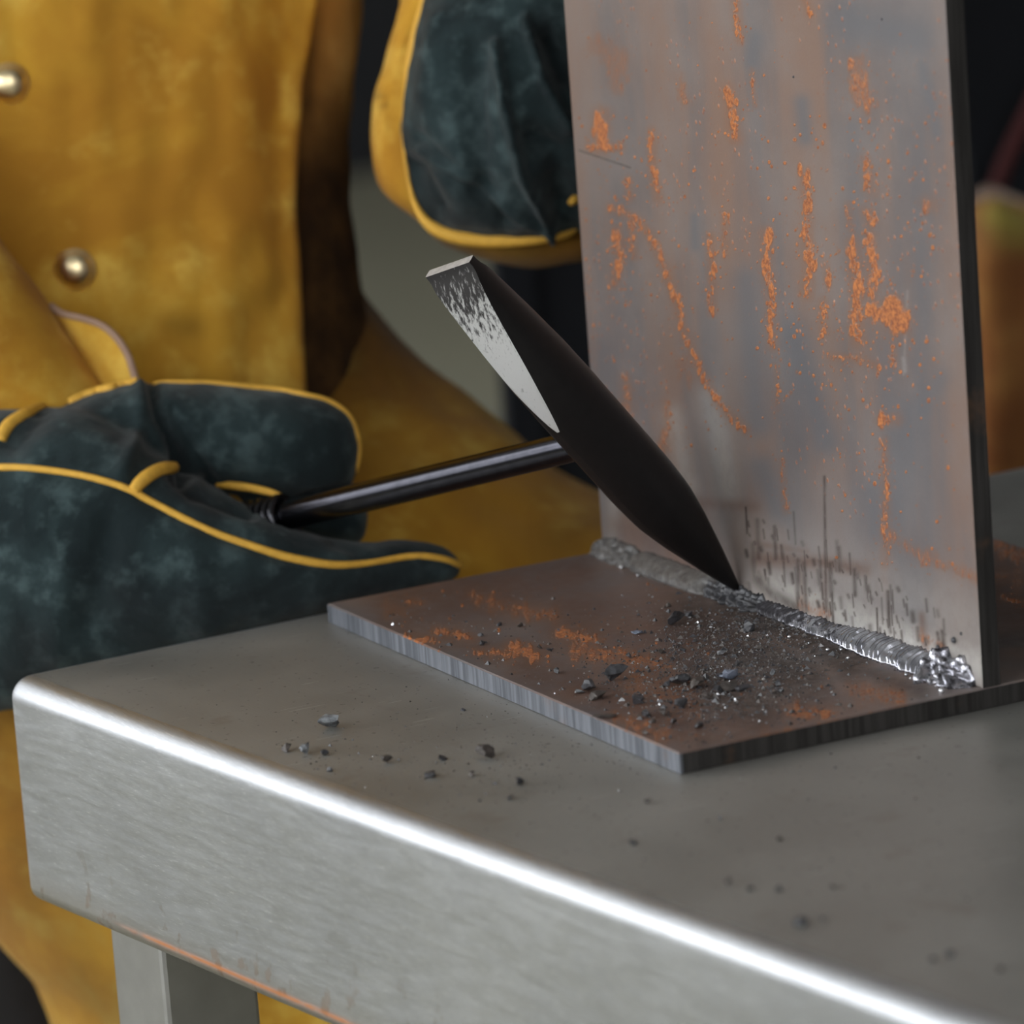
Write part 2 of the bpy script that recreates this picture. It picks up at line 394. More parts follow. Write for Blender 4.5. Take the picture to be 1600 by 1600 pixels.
# densify the long edges so the painted marks have points to live on
def densify(r, m=70):
    n = len(r); out = []
    for i in range(n):
        a, b = r[i], r[(i+1) % n]
        k = m if np.linalg.norm(b-a) > 300 else 1
        for t in range(k): out.append(a+(b-a)*t/k)
    return np.array(out)
rings = np.array([densify(r) for r in rings])
v, f = loft(rings, caps=True); nr = rings.shape[1]
nf = len(f); mid = np.zeros(nf, int); nside = (rings.shape[0]-1)*nr
mid[:nr*5] = 1          # the first strips of the rounded rim
mid[:] = 1; mid[nside] = 0
px = proj(v)
zz = v[:, 2]
rim = (rings.shape[0]-4)
rust = np.exp(-((zz+TT-7.0)/1.5)**2)*np.clip((px[:, 0]-170)/60, 0, 1)
low = np.clip((-zz-TT*.62)/(TT*.38), 0, 1)
table = empty('steel_table', (corner[0]+TW/2, 0, hz(0)), 'brushed stainless steel work table with deep rounded apron and square legs', 'table')
to = mk('table_top', v, f, [MAT['top'], MAT['apron']], table, smooth=True, midx=mid, attrs={'rust': rust, 'lowband': low}, sharp=math.radians(50))
# legs
def leg_at(c, s=50.):
    e1 = B_DIR; e2 = A_DIR
    q = [c, c+e1*s, c+e1*s+e2*s, c+e2*s]
    v = [(p[0], p[1], z) for z in (hz(0.0), -TT+2) for p in q]
    return bev((np.array(v, float), [[0, 3, 2, 1], [4, 5, 6, 7], [0, 1, 5, 4], [1, 2, 6, 5], [2, 3, 7, 6], [3, 0, 4, 7]]), 2.5, 2)
leg0 = onz(181, 1452, -TT)[:2]
d_in = 16.
lc = corner+A_DIR*60+B_DIR*14
for k, c in enumerate([lc, corner+A_DIR*(TL-110)+B_DIR*14, corner+A_DIR*60+B_DIR*(TW-70), corner+A_DIR*(TL-110)+B_DIR*(TW-70)]):
    lv, lf = leg_at(c); mk('leg', lv, lf, MAT['leg'], table, smooth=False)

# ------------------------------------------------------------------ welded tee joint
L, WX, T, WT, HU = 361., 156., 10., 316., 385.
tee = empty('welded_tee_joint', (WT/2, L/2, 0.3), 'rusty steel tee joint, upright plate fillet-welded on a flat base plate', 'steel joint')
def slab(name, lo, hi, grid_axis, nu, nv, mats, side_mat, attrs_fn, chamfer=.7):
    """box whose one large face is a fine grid carrying wear masks; other faces plain"""
    lo = np.array(lo, float); hi = np.array(hi, float)
    ax, sgn = grid_axis; o = [i for i in range(3) if i != ax]
    us = np.linspace(lo[o[0]]+chamfer, hi[o[0]]-chamfer, nu); vs = np.linspace(lo[o[1]]+chamfer, hi[o[1]]-chamfer, nv)
    gu, gv = np.meshgrid(us, vs, indexing='ij'); P = np.zeros((nu*nv, 3)); P[:, o[0]] = gu.ravel(); P[:, o[1]] = gv.ravel()
    P[:, ax] = hi[ax] if sgn > 0 else lo[ax]
    idx = np.arange(nu*nv).reshape(nu, nv)
    q = np.stack([idx[:-1, :-1], idx[1:, :-1], idx[1:, 1:], idx[:-1, 1:]], -1).reshape(-1, 4)
    flip = (ax == 1) ^ (sgn < 0)
    if flip: q = q[:, ::-1]
    faces = q.tolist(); mi = [0]*len(faces)
    # border loop
    border = list(idx[:, 0])+list(idx[-1, 1:])+list(idx[-2::-1, -1])+list(idx[0, -2:0:-1])
    nb = len(border); Pb = P[border].copy()
    ring1 = Pb.copy()
    for d in o:
        ring1[:, d] = np.where(Pb[:, d] <= lo[d]+chamfer+1e-6, lo[d], np.where(Pb[:, d] >= hi[d]-chamfer-1e-6, hi[d], Pb[:, d]))
    ring1[:, ax] -= sgn*chamfer
    ring2 = ring1.copy(); ring2[:, ax] = lo[ax] if sgn > 0 else hi[ax]
    n0 = len(P); V_ = np.concatenate([P, ring1, ring2])
    for i in range(nb):
        j = (i+1) % nb
        fa = [border[i], border[j], n0+j, n0+i]; fb = [n0+i, n0+j, n0+nb+j, n0+nb+i]
        if not flip: fa = fa[::-1]; fb = fb[::-1]
        faces.append(fa); mi.append(0)
        mdir = ring1[i]+ring1[j]; e = ring1[j]-ring1[i]; k = int(np.argmax(np.abs(e)))
        faces.append(fb); mi.append(side_mat(.5*(ring1[i]+ring1[j])))
    back = [n0+nb+i for i in range(nb)]
    faces.append(back if flip else back[::-1]); mi.append(0)
    at = {}
    m = attrs_fn(P)
    for k, a in m.items():
        at[k] = np.concatenate([a, a[border], a[border]*0])
    return mk(name, V_, faces, mats, tee, smooth=False, midx=mi, attrs=at)

def upright_masks(P):
    q = proj(P)[:, :2]; J = 857+.371*(q[:, 0]-943)         # picture row of the joint below each point
    rs = [([(955,325),(990,340),(1015,365),(1030,400),(1042,430),(1058,470),(1065,510),(1080,550),(1100,590),(1130,640),(1165,672)],6.5,.85),
      ([(940,180),(939,228)],11,1.),([(922,230),(968,230)],6,.9),([(1017,205),(1020,270),(1028,310)],6,.95),([(982,280),(984,310)],5,.8),
      ([(1150,0),(1155,62)],6,.9),([(1138,140),(1145,200),(1150,216)],8,1.),([(1175,110),(1180,165)],4,.7),([(1258,0),(1266,22)],6,.8),
      ([(965,360),(971,400),(960,440)],7,.95),([(985,345),(992,400)],6,.8),([(1110,370),(1112,420),(1113,488)],6,.95),([(1132,335),(1133,400)],5,.75),
      ([(1195,365),(1200,420),(1205,480),(1207,540)],8,.85),([(1212,570),(1216,640)],4,.6),([(1222,720),(1226,800)],5,.6),
      ([(1258,275),(1262,360),(1264,400),(1262,460)],8,.88),([(1285,470),(1287,520)],6,.85),([(1290,410),(1292,440)],5,.7),([(1325,320),(1330,360)],5,.7),
      ([(1333,380),(1338,450),(1340,530)],9,.95),([(1352,250),(1362,300)],9,.75),([(1352,330),(1362,350)],9,.8),([(1362,370),(1364,460)],9,.9),
      ([(1370,485),(1400,505)],17,.95),([(1395,540),(1396,570)],4,.8),([(1300,557),(1345,561),(1375,575)],5,.75),([(1445,315),(1455,322)],9,.7),
      ([(1340,100),(1352,170)],16,.55),([(1378,658),(1400,655)],9,.8),([(1382,690),(1385,800),(1383,880)],7,.65),([(1385,835),(1440,870),(1525,903)],9,.5),
      ([(975,590),(985,640)],10,.55),([(1038,630),(1042,700)],9,.55),([(1470,1010),(1440,990)],10,.5),([(950,70),(960,130)],18,.4),([(1290,960),(1250,945)],10,.5),([(1060,120),(1075,160)],9,.5),([(1060,560),(1080,590)],12,.4)]
    cool = [([(1240,520),(1290,690)],26,.9),([(1165,440),(1185,660)],26,.8),([(1252,160),(1258,215)],14,.9),([(1180,60),(1176,95)],14,.8),([(1320,30),(1430,60)],32,.75),
      ([(1440,100),(1465,210)],10,.7),([(1085,340),(1086,385)],8,.8),([(1420,640),(1400,800)],26,.6),([(1330,200),(1335,420)],16,.5),([(1190,730),(1215,800)],22,.8),([(1360,770),(1370,830)],24,.7),([(1470,590),(1440,640)],16,.6)]
    pale = [([(1050,650),(1075,760)],18,.35),([(1110,620),(1140,770)],20,.38),([(1412,560),(1414,580)],3.5,.4),([(1418,455),(1412,585)],2.2,.22),([(960,780),(955,850)],10,.4)]
    brown = [([(1090,785),(1180,792)],9,.45),([(1185,872),(1290,880),(1350,890)],12,.75),([(1185,850),(1260,862)],6,.5),([(960,820),(1080,870)],22,.45),([(1250,890),(1255,940)],5,.5),([(1288,870),(1290,960)],6,.5),([(1440,960),(1446,1010)],6,.7)]
    h = J-q[:, 1]
    pl = seg_mask(q, pale)
    band = np.exp(-((h-34)/34)**2)*np.clip((q[:, 0]-1150)/50, 0, 1)*.85
    band2 = np.exp(-((h-90)/60)**2)*np.clip((q[:, 0]-1100)/80, 0, 1)*.30
    soot = []
    r2 = np.random.default_rng(3)
    for k in range(130):
        x = r2.uniform(1165, 1400) if k < 105 else r2.uniform(1390, 1475); j = 857+.371*(x-943); top = r2.uniform(22, 150)*(1 if x < 1330 else .75); ln = r2.choice([4, 8, 14, 24, 45])*r2.uniform(.7, 1.3)
        soot.append(([(x, j-top), (x+2, j-max(top-ln, 15))], r2.choice([1.3, 1.8, 2.4, 3.4, 4.6]), r2.uniform(.55, 1.)))
    soot += [([(1288,745),(1291,955)],2.6,.8),([(1247,875),(1246,950)],4,.8),([(1256,880),(1260,955)],4,.7),([(1240,800),(1243,850)],2,.6),([(1335,890),(1336,930)],3.5,.9),([(905,235),(985,262)],1.4,.8),
             ([(1466,1008),(1467,1020)],5,.8),([(1490,1000),(1492,1002)],5,.9),([(1486,1035),(1500,1050),(1490,1070)],14,.7),([(1185,905),(1200,925),(1240,948)],12,.8),([(1220,0),(1270,50)],.8,-.0)]
    bl = seg_mask(q, [([(1320,968),(1345,980)],14,.8),([(1390,945),(1440,960)],20,.35)])
    n = np.sin(P[:, 1]*.031+1.)*np.cos(P[:, 2]*.027)*.5; spots = np.clip(.32+.5*n+.25*np.clip((q[:, 0]-1150)/300, 0, 1)*np.clip(1-np.abs(q[:, 1]-400)/420, 0, 1), 0, .8)
    spots *= np.clip((h-90)/120, 0, 1)
    return {'rust': np.maximum(blobs(P, q, [(p_, w_*1.08, a_*1.03) for p_, w_, a_ in rs], 5, [(900,1480,0,760,220,2.2),(1180,1460,180,640,260,3.4),(930,1080,180,480,90,2.6),(1300,1500,560,900,60,3.)]), seg_mask(q, [(p_, w_*1.9, a_*.42) for p_, w_, a_ in rs])), 'cool': np.maximum(seg_mask(q, cool), bl), 'pale': np.clip(np.maximum(np.maximum(pl, band), band2), 0, 1), 'brown': seg_mask(q, brown), 'soot': np.clip(seg_mask(q, soot), 0, 1), 'spots': spots}
def base_masks(P):
    q = proj(P)[:, :2]
    rs = [([(640,997),(676,1003)],6,.95),([(680,985),(738,997)],6,.95),([(798,1010),(842,1028)],8,.9),([(745,1019),(800,1022)],6,.8),([(640,942),(660,938)],6,.7),([(870,990),(940,1000)],9,.8),
          ([(735,930),(800,950),(870,965)],9,.6),([(900,1015),(1040,1040)],12,.62),([(1230,1112),(1300,1115)],9,.8),([(1330,1075),(1400,1090)],12,.6),([(960,1120),(1040,1150)],12,.6),([(1000,1060),(1080,1090)],22,.5),([(1240,1150),(1180,1170)],12,.6),
          ([(600,950),(640,960)],9,.45),([(1560,850),(1600,870)],14,.7),([(1565,935),(1600,940)],5,.9),([(1560,900),(1600,905)],10,.5)]
    br = [([(620,950),(900,890)],60,.85),([(900,950),(1100,1000)],80,.8),([(1000,1060),(1200,1140)],50,.7),([(820,1040),(1080,1140)],40,.8),([(1500,900),(1640,960)],60,1.),([(1150,1130),(1400,1090)],30,.7),([(700,1000),(860,1040)],30,.6)]
    so = [([(1140,945),(1250,985),(1330,1030)],38,1.),([(1080,960),(1180,1020),(1260,1060)],46,.85),([(1100,1060),(1180,1100)],46,.75),([(1180,1160),(1100,1160)],25,.35),([(1330,1040),(1440,1080)],16,.6),([(1570,1000),(1600,1000)],18,.5)]
    return {'rust': np.maximum(blobs(P, q, [(p_, w_*1.2, a_*.88) for p_, w_, a_ in rs], 6, [(560,1450,900,1160,160,3.)], 1.5), seg_mask(q, [(p_, w_*2.2, a_*.4) for p_, w_, a_ in rs])), 'cool': seg_mask(q, [([(520,945),(600,985),(1050,1170)],10,.6)]), 'pale': q[:, 0]*0, 'brown': seg_mask(q, br), 'soot': seg_mask(q, so), 'spots': q[:, 0]*0+.15}
def base_side(p):
    if p[0] < 1: return 1
    return 2
def up_side(p): return 2
slab('base_plate', (0, 0, .3), (WT, L, T), (2, 1), 330, 360, [MAT['scale'], MAT['cut_lit'], MAT['cut_shaded']], base_side, base_masks)
slab('upright_plate', (WX, 0, T), (WX+T, L, HU), (0, -1), 520, 600, [MAT['scale'], MAT['cut_lit'], MAT['cut_shaded']], up_side, upright_masks)

# weld bead along the joint
def bead(y0, y1, leg_h, leg_v, amp, pitch, mat, name, lump=0., seed=0, n=14, rough=0., leg_fn=None, dark_fn=None):
    ys = np.arange(y0, y1+.01, .55); rings = []
    for y in ys:
        ph = (y/pitch) % 1.; rp = 1+amp*(ph**1.5-.5)
        k = 1.
        for e in (y-y0, y1-y): k = min(k, .35+.65*min(1, max(e, 0)/7.)**.5)
        l = lump*mnoise.noise(Vector((y*.09, seed, 0)))
        row = []
        for j in range(n):
            a = j/(n-1)*math.pi/2
            g = leg_fn(y) if leg_fn else 1.
            h = (leg_h*(1+l))*k*rp*g; vv = (leg_v*(1+l*.8))*k*rp*g
            # convex profile from toe on base plate (a=0) to toe on upright (a=90)
            bul = .70+.20*math.sin(2*a)
            sk = 1.6*math.sin(2*a)     # crescent shape of the ripples
            rx = h*math.cos(a)**.9*(bul+.3*(1-math.sin(2*a))); rz = vv*math.sin(a)**.9*(bul+.3*(1-math.sin(2*a)))
            nn = rough*mnoise.noise(Vector((y*.35, a*4, seed+5)))
            row.append((WX-rx*(1+nn)+.2, y+sk*pitch*.5, T+rz*(1+nn)-.05))
        row.append((WX+.2, y, T-.1)); rings.append(row)
    v, f = loft(np.array(rings)); v, f = fixn(v, f)
    dk = np.array([dark_fn(p[1]) for p in v]) if dark_fn else np.zeros(len(v))
    return mk(name, v, f, mat, tee, smooth=True, attrs={'stain': dk})
tag(bead(10, 196, 10.5, 8.5, .30, 3.6, MAT['weld'], 'weld_bead', .25, 2., rough=.06, leg_fn=lambda y: np.interp(y, [10, 95, 120, 196], [1., 1.02, .72, .62]), dark_fn=lambda y: np.interp(y, [0, 22, 40, 98, 120, 150, 196], [.55, .42, .12, .1, .48, .52, .8])), 'shiny rippled weld metal')
tag(bead(5, 34, 12.5, 10.5, .35, 4.5, MAT['weld'], 'weld_end', .7, 8., rough=.40, dark_fn=lambda y: .46), 'lumpy dark crater end of the weld')
tag(bead(240, 318, 11., 8.5, .05, 6., MAT['crust'], 'slag_crust', .10, 4., rough=.05), 'grey slag crust still covering the weld')
tag(bead(314, 360, 10.5, 8.5, .10, 5., MAT['crust'], 'slag_crust', .45, 6., rough=.25), 'crumbly grey slag crust still covering the weld')
tag(bead(192, 244, 9., 7., .25, 4., MAT['slag'], 'weld_root', .5, 9., rough=.5), 'blackened weld under the hammer tip')
def rock_vf(r, seed, flat=.7, sub=1):
    bm = bmesh.new(); bmesh.ops.create_icosphere(bm, subdivisions=sub, radius=r)
    rr = random.Random(seed)
    pl = [(Vector((rr.gauss(0, 1), rr.gauss(0, 1), rr.gauss(0, 1))).normalized(), rr.uniform(.30, .80)) for _ in range(8)]
    for vv in bm.verts:
        p = vv.co*(1.1+.55*mnoise.noise(vv.co*1.5/r+Vector((seed*1.37, 0, 0))))
        for n_, d in pl:
            e = p.dot(n_)-d*r
            if e > 0: p = p-n_*e*.97
        vv.co = p
    v = np.array([x.co[:] for x in bm.verts]); f = [[q.index for q in p.verts] for p in bm.faces]; bm.free()
    v[:, 2] *= flat; v[:, 2] -= v[:, 2].min(); return v, f
def ball(c, r):
    bm = bmesh.new(); bmesh.ops.create_icosphere(bm, subdivisions=2, radius=r); v = np.array([x.co[:] for x in bm.verts])+np.array(c); f = [[q.index for q in p.verts] for p in bm.faces]; bm.free(); return v, f
for (x, y, r) in [(989,862,3.6),(971,886,3.2),(943,871,3.4),(957,879,2.6),(1032,884,4.2),(997,899,2.2),(1012,881,2.0),(1416,1054,2.6),(1423,1060,1.8),(1471,1079,4.),(1293,1015,2.6),(1314,1015,2.),(1325,1028,2.2),(1233,995,2.5),(1187,904,0)]:
    if r > 0:
        p = onz(x, y, T+r*.28); p[0] = min(p[0], WX-1); mk('spatter', *ball(p, r*.36), MAT['spatter'], tee, smooth=True)
for (x, y, r) in [(1466,1012,4),(1491,1000,4.5),(1502,990,2.5),(1480,1030,3),(1497,1040,3.5),(1240,120,2),(1378,30,2)]:
    p = onx(x, y, WX); mk('spatter', *ball(p, r*.34), MAT['slag'], tee, smooth=True)

# ------------------------------------------------------------------ chipping hammer
tip = onz(1153, 921, T+6.); tip_d = proj(tip)[2]
cr, cu, cf = Rm[:, 0], Rm[:, 1], Rm[:, 2]       # picture right, up, towards the viewer
head_tilt = .43
top_c = V(702, 416, tip_d-96.)
ax = top_c-tip; HL = np.linalg.norm(ax); ax = ax/HL
uu = .80*cr+.17*cu+.70*cf; uu = uu-ax*(uu@ax); uu /= np.linalg.norm(uu)
vv = np.cross(uu, ax); vv = vv/np.linalg.norm(vv)
if vv@cf < 0: vv = -vv
hammer = empty('chipping_hammer', tip, 'black chipping hammer with bright ground chisel end and steel rod handle', 'hammer')
SS = np.concatenate([np.linspace(0, .06, 4), np.linspace(.1, .5, 18), np.linspace(.52, 1, 40)])
Rp = ([0, .03, .10, .2, .27, .35, .5, .6, .7, .8, .9, 1.], [1.5, 3.6, 8.0, 13.8, 16.8, 17.8, 18.0, 18.2, 17.9, 16.6, 15.0, 13.6])
rings = []; sv = []
for s in SS:
    R = np.interp(s, *Rp); cf_r = min(max((s-.575)/.415, 0.), .978)**.75; h = R*math.sqrt(max(1-min(cf_r, .9999)**2, .0)); h = min(h, R*.9999); c = math.sqrt(max(R*R-h*h, 1e-6)); a0 = math.atan2(h, c)
    ring = []
    for j in range(5): ring.append((c-2*c*j/5, h))                       # ground facet (v = +h), right to left
    for j in range(10): a = (math.pi-a0)+(2*a0)*j/10; ring.append((R*math.cos(a), R*math.sin(a)))
    for j in range(5): ring.append((-c+2*c*j/5, -h))
    for j in range(10): a = -a0+(2*a0)*j/10; ring.append((R*math.cos(a), R*math.sin(a)))
    bend = 6.*math.sin(s*math.pi)                                        # slight belly of the forged head
    o = tip+ax*(s*HL)
    def sq(x, y):                                                        # soften the round towards an octagon
        r = math.hypot(x, y); 
        if s > .97 or r < 1e-6: return x, y
        t = math.atan2(y, x); k = 1+.035*math.cos(4*t); return x*k, y*k
    ring = [sq(*p) for p in ring]
    rings.append([o+uu*p[0]*(1+.10*max(0., (s-.75)/.25)**2)+vv*p[1]+cr*0 for p in ring]); sv += [s]*30
v, f = loft(np.array(rings)); mi = []
for i in range(len(SS)-1):
    for j in range(30): mi.append(1 if (j < 5 and SS[i] > .57) else 0)
mi += [0, 2]
hh = mk('hammer_head', v, f, [MAT['black'], MAT['ground'], MAT['endcap']], hammer, smooth=True, midx=mi, attrs={'s': sv}, sharp=math.radians(32))
tag(hh, 'forged black head with bare bright chisel facet')
hs = tip+ax*(HL*.475); grip = V(446, 806, 2592.)
hd = (grip-hs)/np.linalg.norm(grip-hs)
mk('handle', *tube([hs+hd*4, hs+hd*60, grip, grip+hd*4], [7.4, 7.6, 7.8, 6.6], 20, 24), MAT['rod'], hammer)
# coil spring grip inside the fist
pts = []; e1 = np.cross(hd, UP); e1 /= np.linalg.norm(e1); e2 = np.cross(hd, e1)
for t in np.linspace(0, 26, 420): a = t*2*math.pi; pts.append(grip-hd*2+hd*t*5.2+9.5*(e1*math.cos(a)+e2*math.sin(a)))
mk('spring_grip', *tube(pts, 2.5, 7), MAT['spring'], hammer)

# ------------------------------------------------------------------ welder: body, jacket, gloves
pc = V(-60, 300, 2900.)
person = empty('person', (pc[0], pc[1], hz(0)), 'person in ochre suede welding jacket and green gauntlet gloves behind the table', 'person')
def remesh(vf, voxel=2.4, smooth=8):
    me = bpy.data.meshes.new('tmp'); me.from_pydata(np.asarray(vf[0]).tolist(), [], [list(map(int, q)) for q in vf[1]])
    o = bpy.data.objects.new('tmp', me); C.objects.link(o)
    m = o.modifiers.new('r', 'REMESH'); m.mode = 'VOXEL'; m.voxel_size = voxel
    s = o.modifiers.new('s', 'SMOOTH'); s.iterations = smooth; s.factor = .5
    dg = bpy.context.evaluated_depsgraph_get(); ev = o.evaluated_get(dg); em = ev.to_mesh()
    v = np.zeros(len(em.vertices)*3); em.vertices.foreach_get('co', v); nrm = np.zeros(len(em.vertices)*3); em.vertices.foreach_get('normal', nrm)
    f = [list(p.vertices) for p in em.polygons]; ev.to_mesh_clear(); bpy.data.objects.remove(o); bpy.data.meshes.remove(me)
    return v.reshape(-1, 3), f, nrm.reshape(-1, 3)
def body():
    # one continuous figure: skin-modified joint graph, metres from the floor, x right (person's left in picture right)
    J = {'pel': (0, .01, .93, .085), 'wai': (0, .01, 1.08, .085), 'che': (0, .03, 1.28, .10), 'nec': (0, .02, 1.50, .062), 'hea': (0, -.02, 1.60, .085), 'top': (0, -.02, 1.72, .075),
         'hl': (.10, .02, .88, .075), 'kl': (.20, -.03, .50, .065), 'al': (.22, .02, .09, .045), 'fl': (.24, -.14, .04, .04),
         'hr': (-.06, .02, .88, .075), 'kr': (.0, .0, .50, .062), 'ar': (-.02, .03, .09, .045), 'fr': (-.04, -.12, .04, .04),
         'sl': (.19, .02, 1.43, .065), 'sr': (-.19, .02, 1.43, .065)}
    Ed = [('pel', 'wai'), ('wai', 'che'), ('che', 'nec'), ('nec', 'hea'), ('hea', 'top'), ('pel', 'hl'), ('hl', 'kl'), ('kl', 'al'), ('al', 'fl'), ('pel', 'hr'), ('hr', 'kr'), ('kr', 'ar'), ('ar', 'fr'), ('che', 'sl'), ('che', 'sr')]
    names = list(J); base = np.array([pc[0], pc[1], hz(0)])
    def P(k): x, y, z, _ = J[k]; return base+(RH*x+FH*y+UP*z)/U
    me = bpy.data.meshes.new('tmp'); me.from_pydata([P(k).tolist() for k in names], [(names.index(a), names.index(b)) for a, b in Ed], [])
    o = bpy.data.objects.new('tmp', me); C.objects.link(o)
    m = o.modifiers.new('s', 'SKIN'); o.modifiers.new('d', 'SUBSURF').levels = 2
    for i, k in enumerate(names): me.skin_vertices[0].data[i].radius = (J[k][3]/U, J[k][3]/U); me.skin_vertices[0].data[i].use_root = (k == 'pel')
    dg = bpy.context.evaluated_depsgraph_get(); em = o.evaluated_get(dg).to_mesh()
    v = np.array([x.co[:] for x in em.vertices]); f = [list(p.vertices) for p in em.polygons]
    o.evaluated_get(dg).to_mesh_clear(); bpy.data.objects.remove(o)
    cz = np.array([v[q].mean(0)[2] for q in f]); mi = (cz > hz(1.46)).astype(int)
    mk('body', v, f, [MAT['trouser'], MAT['skin']], person, midx=mi)
body()

def hring(pxl, pxr, py, D, b, n=96, sq=2.3, pxc=None):
    """horizontal superellipse ring whose picture silhouette runs from pxl to pxr at row py, depth D"""
    c = V((pxl+pxr)/2, py, D); a = (pxr-pxl)/2*D/F
    t = np.arange(n)/n*2*math.pi; ct, st = np.cos(t), np.sin(t)
    x = np.sign(ct)*np.abs(ct)**(2/sq)*a; y = np.sign(st)*np.abs(st)**(2/sq)*b
    return c+x[:, None]*RH+y[:, None]*FH
def ringstack(rows, m, n=96, sq=2.3):
    r = catmull(np.array(rows, float), m); return np.array([hring(*q, n=n, sq=sq) for q in r])
def displace(v, f, fn):
    v, f = fixn(v, f)
    bm = bmesh.new(); vs = [bm.verts.new(p) for p in v.tolist()]
    for q in f: bm.faces.new([vs[i] for i in q])
    bm.normal_update(); nn = np.array([x.normal[:] for x in bm.verts]); bm.free()
    return v+nn*fn(v, nn)[:, None], f
# inner body of the jacket (brown leather, shade beside the flap and lower down painted in)
inner_rows = [(-640,600,-900,2900,150),(-660,585,-400,2900,155),(-660,572,0,2900,155),(-650,556,200,2895,155),(-640,554,300,2890,155),(-620,558,400,2885,155),(-600,566,500,2880,150),(-560,600,620,2880,150),(-500,620,800,2880,150)]
tr = ringstack(inner_rows, 60)
iv, jf = loft(tr)
iv, jf = displace(iv, jf, lambda p, n: 6*vnoise(p, .012, 2)+2.5*vnoise(p, .035, 4))
q_ = proj(iv)
jacket = mk('jacket', iv, jf, MAT['lining'], person, attrs={'stain': np.maximum(np.clip((q_[:, 1]-90)/190, 0, 1)*.97, np.exp(-((q_[:, 0]-482)/16)**2)*.85)})  # stain mask here is painted shade: strip beside the flap and lower down
tag(jacket, 'shaded brown inner side of the suede jacket')
# overlapping front flap
edge_y = [-900, -200, 0, 130, 300, 420, 520, 620, 800, 1000]; edge_x = [510, 485, 470, 450, 438, 447, 453, 457, 460, 460]
def flap():
    outer = []; inner = []
    m = 90
    rows = catmull(np.array(inner_rows, float), m)
    for r in rows:
        ring = hring(*r, n=720)
        q = proj(ring)
        front = ring@FH < (V((r[0]+r[1])/2, r[2], r[3])@FH)     # nearer half
        idx = np.where(front)[0]; order = idx[np.argsort(q[idx, 0])]
        xs = q[order, 0]; ex = np.interp(r[2], edge_y, edge_x)
        xt = np.linspace(max(xs.min()+20, -560), ex, 110)
        pts = np.stack([np.interp(xt, xs, ring[order, k]) for k in range(3)], -1)
        c = V((r[0]+r[1])/2, r[2], r[3]); nrm = pts-c; nrm[:, 2] = 0; nrm = nrm/np.array([1, 1, 1]); nrm /= np.linalg.norm(nrm, axis=1)[:, None]
        nrm = .4*nrm-.6*FH; nrm /= np.linalg.norm(nrm, axis=1)[:, None]
        py = r[2]
        lift = 16+5*np.exp(-((xt-335-12*math.sin(py/170))/55)**2)+4*np.exp(-((xt-180-.25*(py-300))/80)**2)-2*np.exp(-((xt-425)/28)**2)+3*np.exp(-((xt-ex)/18)**2)
        lift = lift+np.array([3*mnoise.noise(Vector((x*.006, py*.005, 1)))+2.*mnoise.noise(Vector((x*.02, py*.014, 7))) for x in xt])*1.6
        outer.append(pts+nrm*(lift+4)[:, None]); inner.append(pts+nrm*lift[:, None])
    o = np.array(outer); i = np.array(inner)
    rings = np.concatenate([o, i[:, ::-1]], 1)
    return loft(rings)
fv, ff = flap(); fv, ff = fixn(fv, ff)
q_ = proj(fv)
st = seg_mask(q_[:, :2], [([(270,505),(300,510)],22,.35),([(470,0),(462,640)],14,.22)])
flap_o = mk('front_flap', fv, ff, MAT['jacket'], jacket, attrs={'stain': st})
BV_flap = BVHTree.FromPolygons([Vector(p) for p in fv.tolist()], ff)
def cast(bv, x, y, push=0.):
    d = Vector(ray(x, y)).normalized(); h = bv.ray_cast(Vector(CAM), d)
    if h[0] is None: return None, None
    n = h[1] if h[1].dot(d) < 0 else -h[1]
    return np.array(h[0]+n*push), np.array(n)
def dome(c, n, r, h):
    n = n/np.linalg.norm(n); a = np.cross(n, UP); a /= np.linalg.norm(a); b = np.cross(n, a); rings = []
    prof = [(1.0, -.3), (1.06, 0), (1.05, .12), (.97, .2), (.93, .22), (.90, .34), (.78, .62), (.58, .84), (.32, .96), (.10, 1.), (.001, 1.)]
    for k, z in prof:
        t = np.arange(28)/28*2*math.pi; rings.append(c+n*z*h+r*k*(np.cos(t)[:, None]*a+np.sin(t)[:, None]*b))
    return fixn(*loft(rings))
for (x, y, r) in [(14, 131, 10.6), (117, 421, 10.6), (-88, -160, 10.6)]:
    p, n = cast(BV_flap, x, y)
    if p is not None: mk('snap_button', *dome(p, n*.6-FH*.4+RH*-.1, r, 7.), MAT['brass'], jacket)

# skirt of the jacket flaring over the hip and thigh
sk_rows = [(-420,520,400,2890,80),(-420,552,470,2885,90),(-420,598,545,2880,100),(-420,652,600,2875,110),(-420,738,680,2868,122),(-400,872,775,2855,140),(-330,1020,880,2835,156),(-250,1070,1000,2840,160),(-150,1090,1150,2850,165),(-60,1080,1300,2860,165),(0,1060,1400,2870,165),(48,1040,1490,2880,165),(85,1010,1600,2890,160),(120,980,1750,2900,155)]
sr = ringstack(sk_rows, 90, 120, 2.2)
sv_, sf_ = loft(sr)
def skd(p, n):
    q = proj(p); return 6*vnoise(p, .010, 5)+3*vnoise(p, .03, 6)+8*np.sin(q[:, 0]/70.+q[:, 1]/160.)*np.clip((q[:, 1]-500)/300, 0, 1)*.4
sv_, sf_ = displace(sv_, sf_, skd); q_ = proj(sv_)
st = np.clip(1.15-(q_[:, 0]*.55+q_[:, 1]*.75-640)/290, 0, 1)*.95  # shade under flap and arm painted into the upper skirt
st = np.maximum(st, seg_mask(q_[:, :2], [([(0,1380),(60,1500),(120,1700)],40,.4),([(140,1530),(190,1600)],90,.7),([(0,1120),(60,1420),(140,1520)],120,.6),([(880,840),(960,800)],40,.35)]))  # lower coat darkened for the shade below the table
